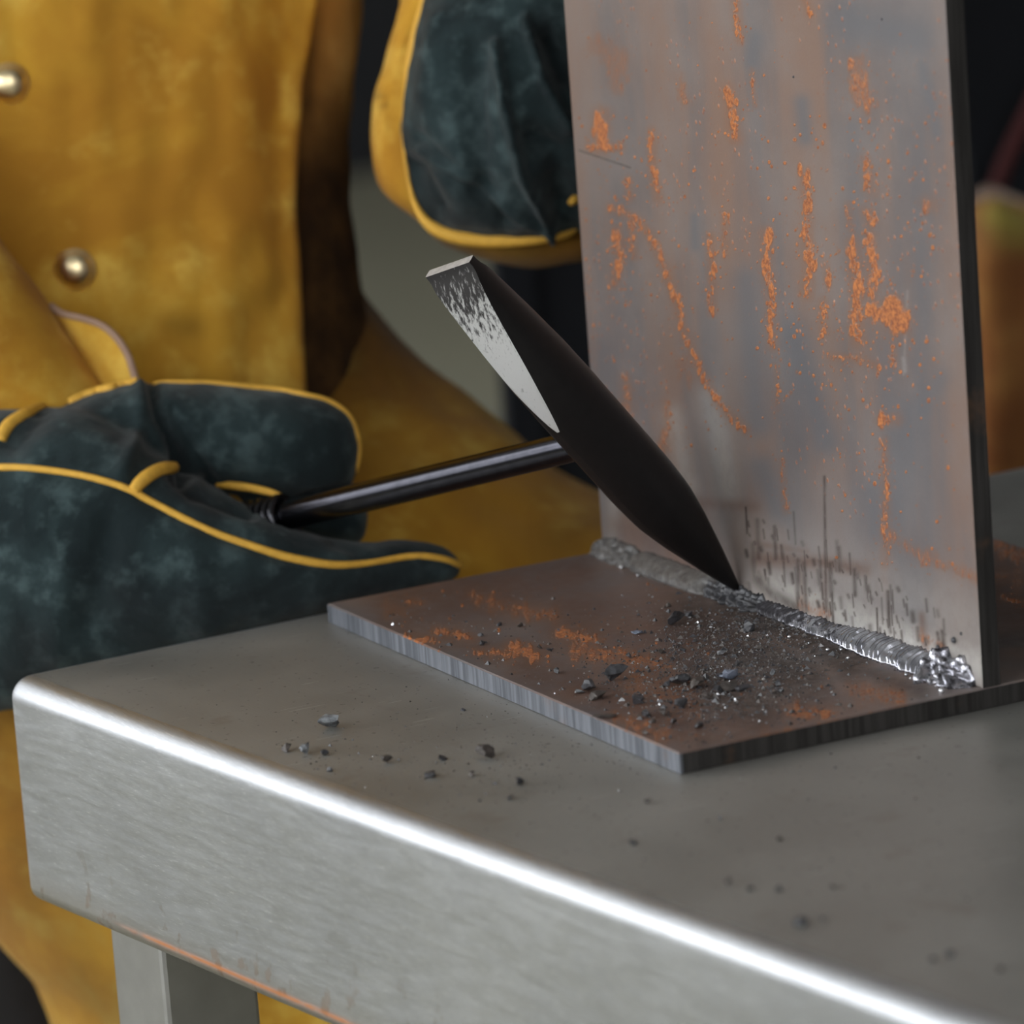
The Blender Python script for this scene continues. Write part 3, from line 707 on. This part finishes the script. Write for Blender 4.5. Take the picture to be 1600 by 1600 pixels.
mk('jacket_skirt', sv_, sf_, MAT['jacket'], jacket, attrs={'stain': st})  # stain mask here is the painted shade

# right arm sleeve (picture left) with cuff tab
def sleeve(path, rad, name, stain=None, squash=1., amp=3.):
    v, f = tube(path, rad, 40, 60); v, f = displace(v, f, lambda p, n: amp*vnoise(p, .022, 11)+amp*.5*vnoise(p, .06, 12))
    q = proj(v); s = stain(q, v) if stain else np.zeros(len(v))
    return mk(name, v, f, MAT['jacket'], jacket, attrs={'stain': s})
sleeve([V(-420, -700, 2860), V(-520, -250, 2790), V(-430, 170, 2700), V(-170, 440, 2668), V(40, 665, 2672), V(150, 780, 2672)], [85, 82, 76, 58, 46, 34], 'sleeve')
# cuff tab with pale binding
def tab():
    top = catmull([V(80,478,2668), V(98,490,2662), V(130,498,2658), V(160,509,2655), V(184,530,2652), V(200,556,2650), V(208,580,2650), V(213,600,2650), V(216,640,2650)], 30)
    low = catmull([V(60,470,2690), V(95,520,2680), V(120,560,2672), V(145,590,2668), V(160,610,2665), V(170,630,2664), V(178,645,2664), V(184,655,2664), V(190,660,2664)], 30)
    rr = []
    for a, b in zip(top, low):
        row = [a+(b-a)*t+(-cf)*-0+cf*(5*math.sin(t*math.pi)) for t in np.linspace(0, 1, 10)]
        rr.append(row+[p-cf*3.5 for p in row[::-1]])
    v, f = fixn(*loft(np.array(rr))); o = mk('cuff_tab', v, f, MAT['jacket'], jacket, attrs={'stain': np.zeros(len(v))})
    mk('binding', *tube(top, 2.0, 8, 60), MAT['trim_pink'], jacket)
MAT['trim_pink'] = m_simple('pale_binding', (.36, .23, .16), .8, 0, 200, .1)
tab()

# ---- gloves
def pill(rows, n=40, m=60, sq=2.2):
    """loft along the picture's x: rows of (x, ytop, ybot, depth, halfdepth)"""
    r = catmull(np.array(rows, float), m); rings = []
    for x, yt, yb, D, hd_ in r:
        c = V(x, (yt+yb)/2, D); h = abs(yb-yt)/2*D/F; t = np.arange(n)/n*2*math.pi
        ct, s_ = np.cos(t), np.sin(t)
        rings.append(c+(np.sign(ct)*np.abs(ct)**(2/sq)*h)[:, None]*cu+(np.sign(s_)*np.abs(s_)**(2/sq)*abs(hd_))[:, None]*cf)
    return loft(rings)
def dome_end(rows, k=1.):
    return rows
def glove_finish(vf, voxel, smooth, folds, fold_shade, name, parent, amp=1.2, fold_gain=1.):
    v, f, nn = remesh(vf, voxel, smooth); q = proj(v)
    facing = np.clip((nn@cf+.1)/.35, 0, 1)
    d = amp*vnoise(v, .03, 21)+amp*.6*vnoise(v, .09, 22)
    for pl, w, a in folds: d = d+seg_mask(q[:, :2], [(pl, w, 1.)])*a*facing*fold_gain
    v = v+nn*d[:, None]
    o = mk(name, v, f, MAT['glove'], parent, attrs={'stain': np.clip(seg_mask(q[:, :2], fold_shade), 0, 1) if fold_shade else np.zeros(len(v))})  # stain mask here is the painted fold shade
    return o, BVHTree.FromPolygons([Vector(p) for p in v.tolist()], f)
main = [(-260,700,1130,2640,40),(-150,655,1125,2635,50),(0,640,1112,2625,56),(60,632,1100,2620,58),(130,640,1085,2616,58),(200,668,1065,2612,56),(260,712,1045,2608,53),(310,745,1028,2604,48),(360,776,1010,2601,43),(420,806,990,2600,38),(500,838,968,2603,31),(560,846,950,2609,25),(620,844,934,2617,20),(670,849,922,2625,17),(700,858,912,2629,13),(716,870,900,2631,8),(721,880,890,2631,2)]
thumb = [(60,650,790,2640,40),(130,622,780,2642,42),(215,597,765,2645,41),(300,599,768,2648,38),(380,605,776,2651,36),(450,613,783,2654,33),(510,627,783,2656,28),(543,650,765,2657,20),(558,680,735,2657,11),(561,700,715,2657,4)]
fing = [(380,740,830,2660,22),(450,752,842,2662,24),(520,762,852,2663,22),(560,775,848,2663,16),(574,800,825,2663,5)]
folds = [([(236,600),(250,650),(292,742)],9,-8.),([(268,640),(300,700),(330,750)],9,-4.),([(222,605),(215,680),(190,740)],14,4.),([(222,775),(330,830),(440,870),(520,882),(640,868)],9,-2.2),
         ([(60,640),(20,690)],22,-5.),([(270,740),(300,770),(390,800)],10,-5.),([(100,900),(90,1010)],28,4.),([(300,860),(320,980)],30,3.),([(170,820),(150,960)],26,-4.),([(440,790),(480,778),(540,765)],6,-3.),([(560,862),(520,850)],8,-2.)]
shade_r = [([(280,745),(330,790)],28,.75),([(560,905),(620,900)],18,.5),([(180,940),(250,960),(500,940),(640,905)],55,.55),([(240,620),(300,740)],12,.6),([(40,1000),(30,1050)],45,.6),([(60,655),(10,690)],22,.6)]  # crease shade painted into the suede, plus a darker lower hand
glove_r, BVr = glove_finish(merge(pill(main), pill(thumb), pill(fing)), 2.2, 9, folds, shade_r, 'glove', person)
tag(glove_r, 'dark green suede gauntlet glove with yellow piping gripping the hammer')
def piping(bv, pts, r, name, parent, push=.4, res=50):
    P2 = catmull(pts, res); out = []
    for x, y in P2:
        p, n = cast(bv, x, y, push)
        if p is not None: out.append(p)
    if len(out) < 4: return None
    out = np.array(out)
    keep = [0]
    for k in range(1, len(out)):
        if np.linalg.norm(out[k]-out[keep[-1]]) < 60: keep.append(k)
    out = out[keep]
    for _ in range(2): out[1:-1] = .25*out[:-2]+.5*out[1:-1]+.25*out[2:]
    return mk(name, *tube(out, r, 8), MAT['piping'], parent)
piping(BVr, [(-60,735),(0,730),(60,733),(140,745),(200,764),(222,777),(270,802),(330,832),(390,852),(440,869),(490,880),(530,884),(565,882),(600,877),(640,869),(680,871),(706,878),(717,884)], [2.0,1.8,2.0,2.0,2.4,1.8,1.8,1.8], 'piping', glove_r)
piping(BVr, [(208,768),(218,755),(235,742),(255,733),(270,731)], [3.2,3.8,3.6,3.2], 'piping', glove_r)
piping(BVr, [(0,688),(15,664),(45,645),(75,634),(96,630)], [3.2,3.6,3.4,2.2], 'piping', glove_r)
def rim(bv, cen, pts, r, name, parent, res=60, inset=3.):
    """piping on a glove's outline: walk inwards from each outline point until the surface is met"""
    P2 = catmull(pts, res); out = []
    for x, y in P2:
        d = np.array(cen)-np.array((x, y)); d = d/np.linalg.norm(d)
        for k in range(-14, 40, 2):
            p, n = cast(bv, x+d[0]*k, y+d[1]*k, .3)
            if p is not None: out.append(p); break
    out = np.array(out)
    med = np.median(proj(out)[:, 2])
    for _ in range(6): out[1:-1] = .25*out[:-2]+.5*out[1:-1]+.25*out[2:]
    return mk(name, *tube(out, r, 8), MAT['piping'], parent)
rim(BVr, (330,690), [(100,626),(150,612),(190,602),(215,596)], [2.6,2.8,1.6], 'piping', glove_r)
rim(BVr, (380,700), [(235,596),(300,598),(370,602),(440,611),(500,622),(535,640),(556,672),(560,705),(552,735)], [1.2,1.6,2.0,2.0,1.8,1.6,1.2], 'piping', glove_r)
pp = [V(340,757,2628), V(365,759,2622), V(395,763,2618), V(425,770,2614), V(440,776,2614)]
mk('piping', *tube(pp, [1.8, 2.2, 2.0, 1.2], 8, 24), MAT['piping'], glove_r)

# left glove (picture right, behind the upright plate)
out_pts = np.array([(668,-30),(650,40),(636,110),(628,170),(627,220),(636,280),(650,322),(672,350),(710,366),(770,372),(830,372),(880,366),(930,350),(975,300),(990,220),(985,120),(960,20),(900,-90),(820,-140),(730,-110)], float)
def dome_stack(outline, spec, n=96):
    o = catmull(np.vstack([outline, outline[:1]]), n+1)[:-1]; rings = []
    for s, cx, cy, D in spec:
        c = np.array((cx, cy)); p = c+(o-o.mean(0))*s
        rings.append([V(a, b, D) for a, b in p])
    return loft(np.array(rings))
oc = out_pts.mean(0)
spec = [(.70,oc[0],oc[1],2740),(.93,oc[0],oc[1],2730),(1.,oc[0],oc[1],2715),(.995,oc[0],oc[1],2700),(.95,oc[0]+4,oc[1]-4,2684),(.84,oc[0]+12,oc[1]-14,2666),(.66,oc[0]+24,oc[1]-28,2652),(.42,oc[0]+36,oc[1]-40,2644),(.15,oc[0]+44,oc[1]-50,2641)]
parts = [dome_stack(out_pts, spec)]
# hand reaching behind the upright: palm and four fingers closing on its back edge
parts.append(tube([V(860,60,2690), V(980,40,2705), V(1080,60,2720)], [62, 52, 40], 24, 20))
for k in range(4):
    yy = -20+k*62
    parts.append(tube([V(1060,yy*.7+30,2722), V(1150,yy,2724), V(1220,yy+6,2720), V(1262,yy+10,2714)], [15, 15, 14, 9], 14, 16))
parts.append(tube([V(930,-40,2690), V(1000,-110,2688), V(1060,-150,2690)], [22, 19, 12], 14, 16))
folds_l = [([(775,70),(792,180),(815,270),(862,352)],9,6.5),([(740,90),(740,200),(755,300)],26,-6.),([(650,215),(720,290),(790,345)],12,-4.),([(655,235),(690,262),(770,322),(860,358)],7,3.5),
           ([(820,30),(850,130),(890,200)],8,4.5),([(835,215),(870,240),(880,330)],26,-7.),([(690,30),(670,150)],22,3.),([(640,260),(680,330)],18,-5.),([(860,60),(885,120)],18,-6.)]
shade_l = [([(650,250),(700,320),(800,350)],32,.55),([(830,240),(880,300)],34,.5),([(850,40),(890,120)],28,.55),([(740,110),(750,250)],16,.4)]  # shade in the pockets between folds, painted into the colour
glove_l, BVl = glove_finish(merge(*parts), 2.4, 5, folds_l, shade_l, 'glove', person, 1.4, 1.6)
tag(glove_l, 'dark green suede gauntlet with yellow hem behind the upright plate')
def hem(pts, D, r, name):
    P2 = catmull(pts, 70); return mk(name, *tube([V(x, y, D) for x, y in P2], r, 10), MAT['piping'], glove_l)
hem([(676,-40),(664,0),(652,45),(641,100),(636,135),(630,180),(630,225),(638,282),(650,322),(670,351),(702,367),(745,375),(800,376),(850,372),(885,366),(905,350)], 2700, [1.8,2.4,2.8,2.4,1.2,.8,.8,1.8,3.4,3.8,3.6,3.0,2.0,1.5], 'piping')
mk('piping', *tube([V(890,318,2668), V(897,312,2670), V(910,305,2676)], [1.5, 2.4, 2.0], 8, 10), MAT['piping'], glove_l)
# left sleeve
so = np.array([(660,-200),(632,-40),(604,80),(585,140),(580,200),(584,265),(606,310),(655,345),(690,380),(750,409),(820,418),(880,414),(930,402),(985,360),(1010,280),(1000,120),(940,-60),(860,-220),(740,-260)], float)
sc_ = so.mean(0)
spec = [(.86,sc_[0],sc_[1],2712),(.96,sc_[0],sc_[1],2722),(1.,sc_[0],sc_[1],2740),(.98,sc_[0]+8,sc_[1]-10,2765),(.90,sc_[0]+34,sc_[1]-110,2800),(.84,sc_[0]+10,sc_[1]-300,2830),(.9,sc_[0]-150,sc_[1]-560,2860),(.85,sc_[0]-260,sc_[1]-830,2880),(.6,sc_[0]-330,sc_[1]-930,2885)]
v, f = dome_stack(so, spec)
v, f = displace(v, f, lambda p, n: 2.5*vnoise(p, .02, 31)+1.5*vnoise(p, .05, 32))
q = proj(v); st = np.clip((q[:, 1]-300)/60, 0, 1)*np.clip((q[:, 0]-620)/60, 0, 1)*.72  # shaded underside painted into the sleeve colour
st = np.maximum(st, seg_mask(q[:, :2], [([(578,140),(605,160),(640,195)],7,.55),([(600,0),(590,60),(585,110)],12,.45)]))  # crease shade painted along the outer side
mk('sleeve', v, f, MAT['jacket'], jacket, attrs={'stain': st})  # stain mask here is the painted underside and crease shade

# ------------------------------------------------------------------ background: dark screen, hanging coat, hose
sD = 3900.
pA = V(806, 500, sD); pB = V(2300, 500, sD+150)
sdir = (pB-pA); sdir[2] = 0; sl_ = np.linalg.norm(sdir); sdir /= sl_; snor = np.array([sdir[1], -sdir[0], 0])
def sbox(s0, s1, d0, d1, z0, z1):
    v = []
    for z in (z0, z1):
        for d in (d0, d1):
            for s in (s0, s1): p = np.array([pA[0], pA[1], 0])+sdir*s+snor*d; v.append((p[0], p[1], z))
    return np.array(v, float), [[0, 2, 3, 1], [4, 5, 7, 6], [0, 1, 5, 4], [2, 6, 7, 3], [0, 4, 6, 2], [1, 3, 7, 5]]
mid_ = np.array([pA[0], pA[1], 0])+sdir*sl_/2
screen = empty('welding_screen', (mid_[0], mid_[1], hz(0)), 'dark free-standing welding screen on steel feet behind the table', 'screen')
npan = 3
for k in range(npan):
    mk('panel', *fixn(*bev(sbox(sl_*k/npan+2, sl_*(k+1)/npan-2, -6, 6, hz(.12), hz(1.95)), 2)), MAT['dark'], screen, smooth=False)
for k in range(npan+1):
    s = sl_*k/npan
    mk('post', *fixn(*sbox(s-14, s+14, -14, 14, hz(0.02), hz(2.0))), MAT['dark'], screen, smooth=False)
    mk('foot', *fixn(*bev(sbox(s-22, s+22, -190, 190, hz(0), hz(.03)), 3)), MAT['dark'], screen, smooth=False)
# coat hanging on the screen
cD = 3780.
crow = [(1430,1640,318,cD,16),(1400,1690,345,cD,34),(1385,1720,400,cD-4,46),(1390,1730,520,cD-8,52),(1380,1740,660,cD-8,54),(1370,1750,800,cD-6,56),(1365,1760,980,cD,52)]
cv_, cf_ = loft(ringstack(crow, 50, 80))
cv_, cf_ = displace(cv_, cf_, lambda p, n: 7*vnoise(p, .016, 41)+9*np.sin(proj(p)[:, 0]/24.))
q = proj(cv_); st = seg_mask(q[:, :2], [([(1560,335),(1590,350)],26,.9),([(1570,370),(1600,375)],18,.5)])
coat = empty('leather_coat', (cv_[:, 0].mean(), cv_[:, 1].mean(), cv_[:, 2].min()), 'rust brown suede coat hanging on the dark screen', 'coat')
mk('coat_body', cv_, cf_, MAT['coat'], coat, attrs={'stain': st})
hk = V(1520, 300, cD+20)
mk('hanger_hook', *tube([hk-UP*6, hk+UP*20, hk+UP*34-snor*10, hk+UP*30-snor*40], 3., 8, 14), MAT['dark'], coat)
hose = mk('hose', *tube([V(1700,-60,3880), V(1640,110,3880), V(1600,195,3880), V(1572,255,3880), V(1552,310,3882), V(1538,380,3882), V(1530,560,3882), V(1520,800,3880), V(1510,1300,3880)], 7., 12, 60), MAT['hose'])
tag(hose, 'dark red rubber hose running down behind the hanging brown coat', 'hose')

# ------------------------------------------------------------------ slag chips and dust
def chip(x, y, r, z0, mat, label, group, seed, flat=.82, stretch=1.3, ang=None):
    p = onz(x, y, z0); rad = r*2340./F*1.05
    v, f = rock_vf(rad, seed, flat, 2 if r > 10 else 1)
    a = random.Random(seed).uniform(0, 3.14) if ang is None else ang
    v[:, 0] *= stretch; ca, sa = math.cos(a), math.sin(a); v = np.column_stack([v[:, 0]*ca-v[:, 1]*sa, v[:, 0]*sa+v[:, 1]*ca, v[:, 2]])
    o = mk('slag_chip', v+np.array([p[0], p[1], z0]), f, mat, None, smooth=False, origin=(p[0], p[1], z0)); return tag(o, label, 'slag chip', group)
GT, GP = 'slag chips on the table top', 'slag chips on the base plate'
LT = 'small dark slag chip lying loose on the bare steel table top'
chip(510,1139,17,0,MAT['slag_pale'],'largest pale grey slag flake lying on the bare steel table top',GT,101,.85,1.3,.4)
chip(757,1184,15,0,MAT['slag_mid'],'pitted dark brown slag lump lying on the bare steel table top',GT,102,.8,1.4,-.3)
chip(475,1177,12,0,MAT['slag_pale'],'shiny two-tone slag chip between two smaller chips near the table edge',GT,103,.95,1.3,.2)
for k, (x, y, r) in enumerate([(448,1173,8),(508,1180,6.5),(515,1206,4.5),(605,1191,7.5),(690,1187,8),(671,1214,9),(737,1213,5.5),(812,1226,7.5),(797,1249,5.5),(1013,1256,5),(1125,1281,4.5),(990,1320,5.5),(1138,1381,5.5),(1172,1391,4.5),(1218,1393,5.5),(1219,1313,4.5),(1253,1445,8.5),(1287,1438,5),(1300,1388,4.5),(1457,1501,5),(1485,1496,5),(1563,1516,4.5),(724,1110,4.5)]):
    lab = 'small dark slag chip close to the two-tone chip near the table edge' if x < 560 else 'small dark slag chip on the table top beside the bright cut edge of the plate' if x < 900 else 'small black slag crumb on the open table top past the plate corner' if x < 1400 else 'small blurred slag crumb alone on the bare outer part of the table top'
    chip(x, y, r*1.1, 0, MAT['slag'] if k % 3 else MAT['slag_mid'], lab, GT, 200+k)
LP = 'small dark slag chip scattered on the rusty base plate'
chip(994,990,9,T,MAT['slag_blue'],'flat blue-grey slag flake alone on the rusty base plate',GP,301,.3,1.3,-.2)
chip(965,1062,13,T,MAT['slag'],'curved black shell of slag on the rusty base plate',GP,302,1.0,1.6,-.1)
chip(904,1083,8,T,MAT['slag_pale'],'pale grey slag chip touching a dark lump near the plate edge',GP,303,.5,1.4,.3)
chip(945,1120,11,T,MAT['slag_mid'],'long thin brown slag sliver near the plate edge',GP,304,.3,2.0,-.35)
chip(1143,1061,12,T,MAT['slag_blue'],'glossy lilac-grey slag chip amid the black rubble on the plate',GP,305,.85,1.4,-.3)
chip(1207,1056,6,T,MAT['slag_pale'],'pale blue-white slag bead on the dusty base plate',GP,306,.9,1.,0)
chip(1055,976,13,T,MAT['slag'],'jagged black slag cluster below the grey crust on the plate',GP,307,.95,1.5,.3)
for k, (x, y, r) in enumerate([(1075,964,7),(1045,948,4.5),(1174,986,10),(921,1079,10),(938,1091,11),(995,1101,9),(992,1093,6),(1010,1147,5.5),(1045,1070,8),(1064,1070,11),(1087,1075,11),(1067,1106,11),(1124,1060,8),(1137,1080,11),(1124,1082,8),(1160,1079,10),(1211,1067,4.5),(1217,1072,6.5),(1220,1083,6.5),(1209,1086,5.5),(1130,1023,8),(1070,1019,5.5),(1032,1020,6),(1051,1033,5),(1012,1120,8),(1035,1118,7.5),(1052,1133,7),(1092,1137,7),(1020,1129,5),(982,1028,5.5),(780,977,4.5),(812,980,5),(752,994,5),(752,1008,5.5),(842,1014,6),(858,1018,4.5),(870,1052,5.5),(1105,1092,6),(1048,1100,5),(1099,1064,6),(1185,1015,5),(1150,1040,5)]):
    lab = ('tiny dark slag chip among the orange rust patches of the base plate' if x < 900 else 'small dark slag chip near the bright cut edge of the base plate' if x < 1012 and y > 1070
           else 'small dark slag chip near the front corner of the base plate' if y > 1110 else 'dark slag lump in the rubble heap on the middle of the base plate' if y > 1045 else 'small dark slag chip between the rubble heap and the weld')
    chip(x, y, r*1.12, T, (MAT['slag'], MAT['slag_mid'], MAT['slag'])[k % 3], lab, GP, 400+k)
def dust(name, pts, sizes, mats, label, cat, z0):
    vs, fs, mi = [], [], []; base = np.array([(1, 0, 0), (-.5, .87, 0), (-.5, -.87, 0), (0, 0, 1.1), (.2, .1, -.2)], float); k = 0
    for (x, y), s in zip(pts, sizes):
        a = random.uniform(0, 6.28); ca, sa = math.cos(a), math.sin(a)
        b = base*np.array([s*random.uniform(.7, 1.5), s*random.uniform(.7, 1.3), s*random.uniform(.5, 1.)]); b[4, 2] = 0
        b = np.column_stack([b[:, 0]*ca-b[:, 1]*sa, b[:, 0]*sa+b[:, 1]*ca, b[:, 2]])+np.array([x, y, z0])
        vs.append(b); fs += [[k, k+1, k+3], [k+1, k+2, k+3], [k+2, k, k+3], [k, k+2, k+1]]; m = random.choices(range(len(mats)), [9, 6, .45][:len(mats)])[0]; mi += [m]*4; k += 5
    o = mk(name, np.concatenate(vs), fs, mats, None, smooth=False, midx=mi); return tag(o, label, cat, kind='stuff')
pts = []; sz = []
while len(pts) < 6500:
    c = random.random()
    if c < .52: x, y = random.gauss(1120, 85), random.gauss(1060, 42)
    elif c < .80: x, y = random.gauss(1190, 80), random.gauss(990, 30)
    else: x, y = random.uniform(600, 1450), random.uniform(930, 1170)
    p = onz(x, y, T)
    if 3 < p[0] < WX-6 and 4 < p[1] < L-6: pts.append((p[0], p[1])); sz.append(min(.34*math.exp(random.gauss(.15, .6)), 2.2))
dust('slag_dust', pts, sz, [MAT['slag'], MAT['slag_mid'], MAT['spatter']], 'dark slag dust and crumbs strewn over the base plate', 'slag dust', T+.05)
pts = []; sz = []
while len(pts) < 700:
    c = random.random()
    if c < .6: x, y = random.gauss(720, 150), random.gauss(1190, 42)
    else: x, y = random.uniform(200, 1590), random.uniform(960, 1560)
    p = onz(x, y, 0)
    inside_plate = (-2 < p[0] < WT+2 and -2 < p[1] < L+2)
    if not inside_plate and (p[:2]-corner)@np.array([-A_DIR[1], A_DIR[0]]) > 16 and p[1] < 365: pts.append((p[0], p[1])); sz.append(min(.26*math.exp(random.gauss(.1, .55)), 1.4))
dust('slag_dust', pts, sz, [MAT['slag'], MAT['slag_mid'], MAT['spatter']], 'sparse dark slag crumbs strewn over the bare table top', 'slag dust', .05)
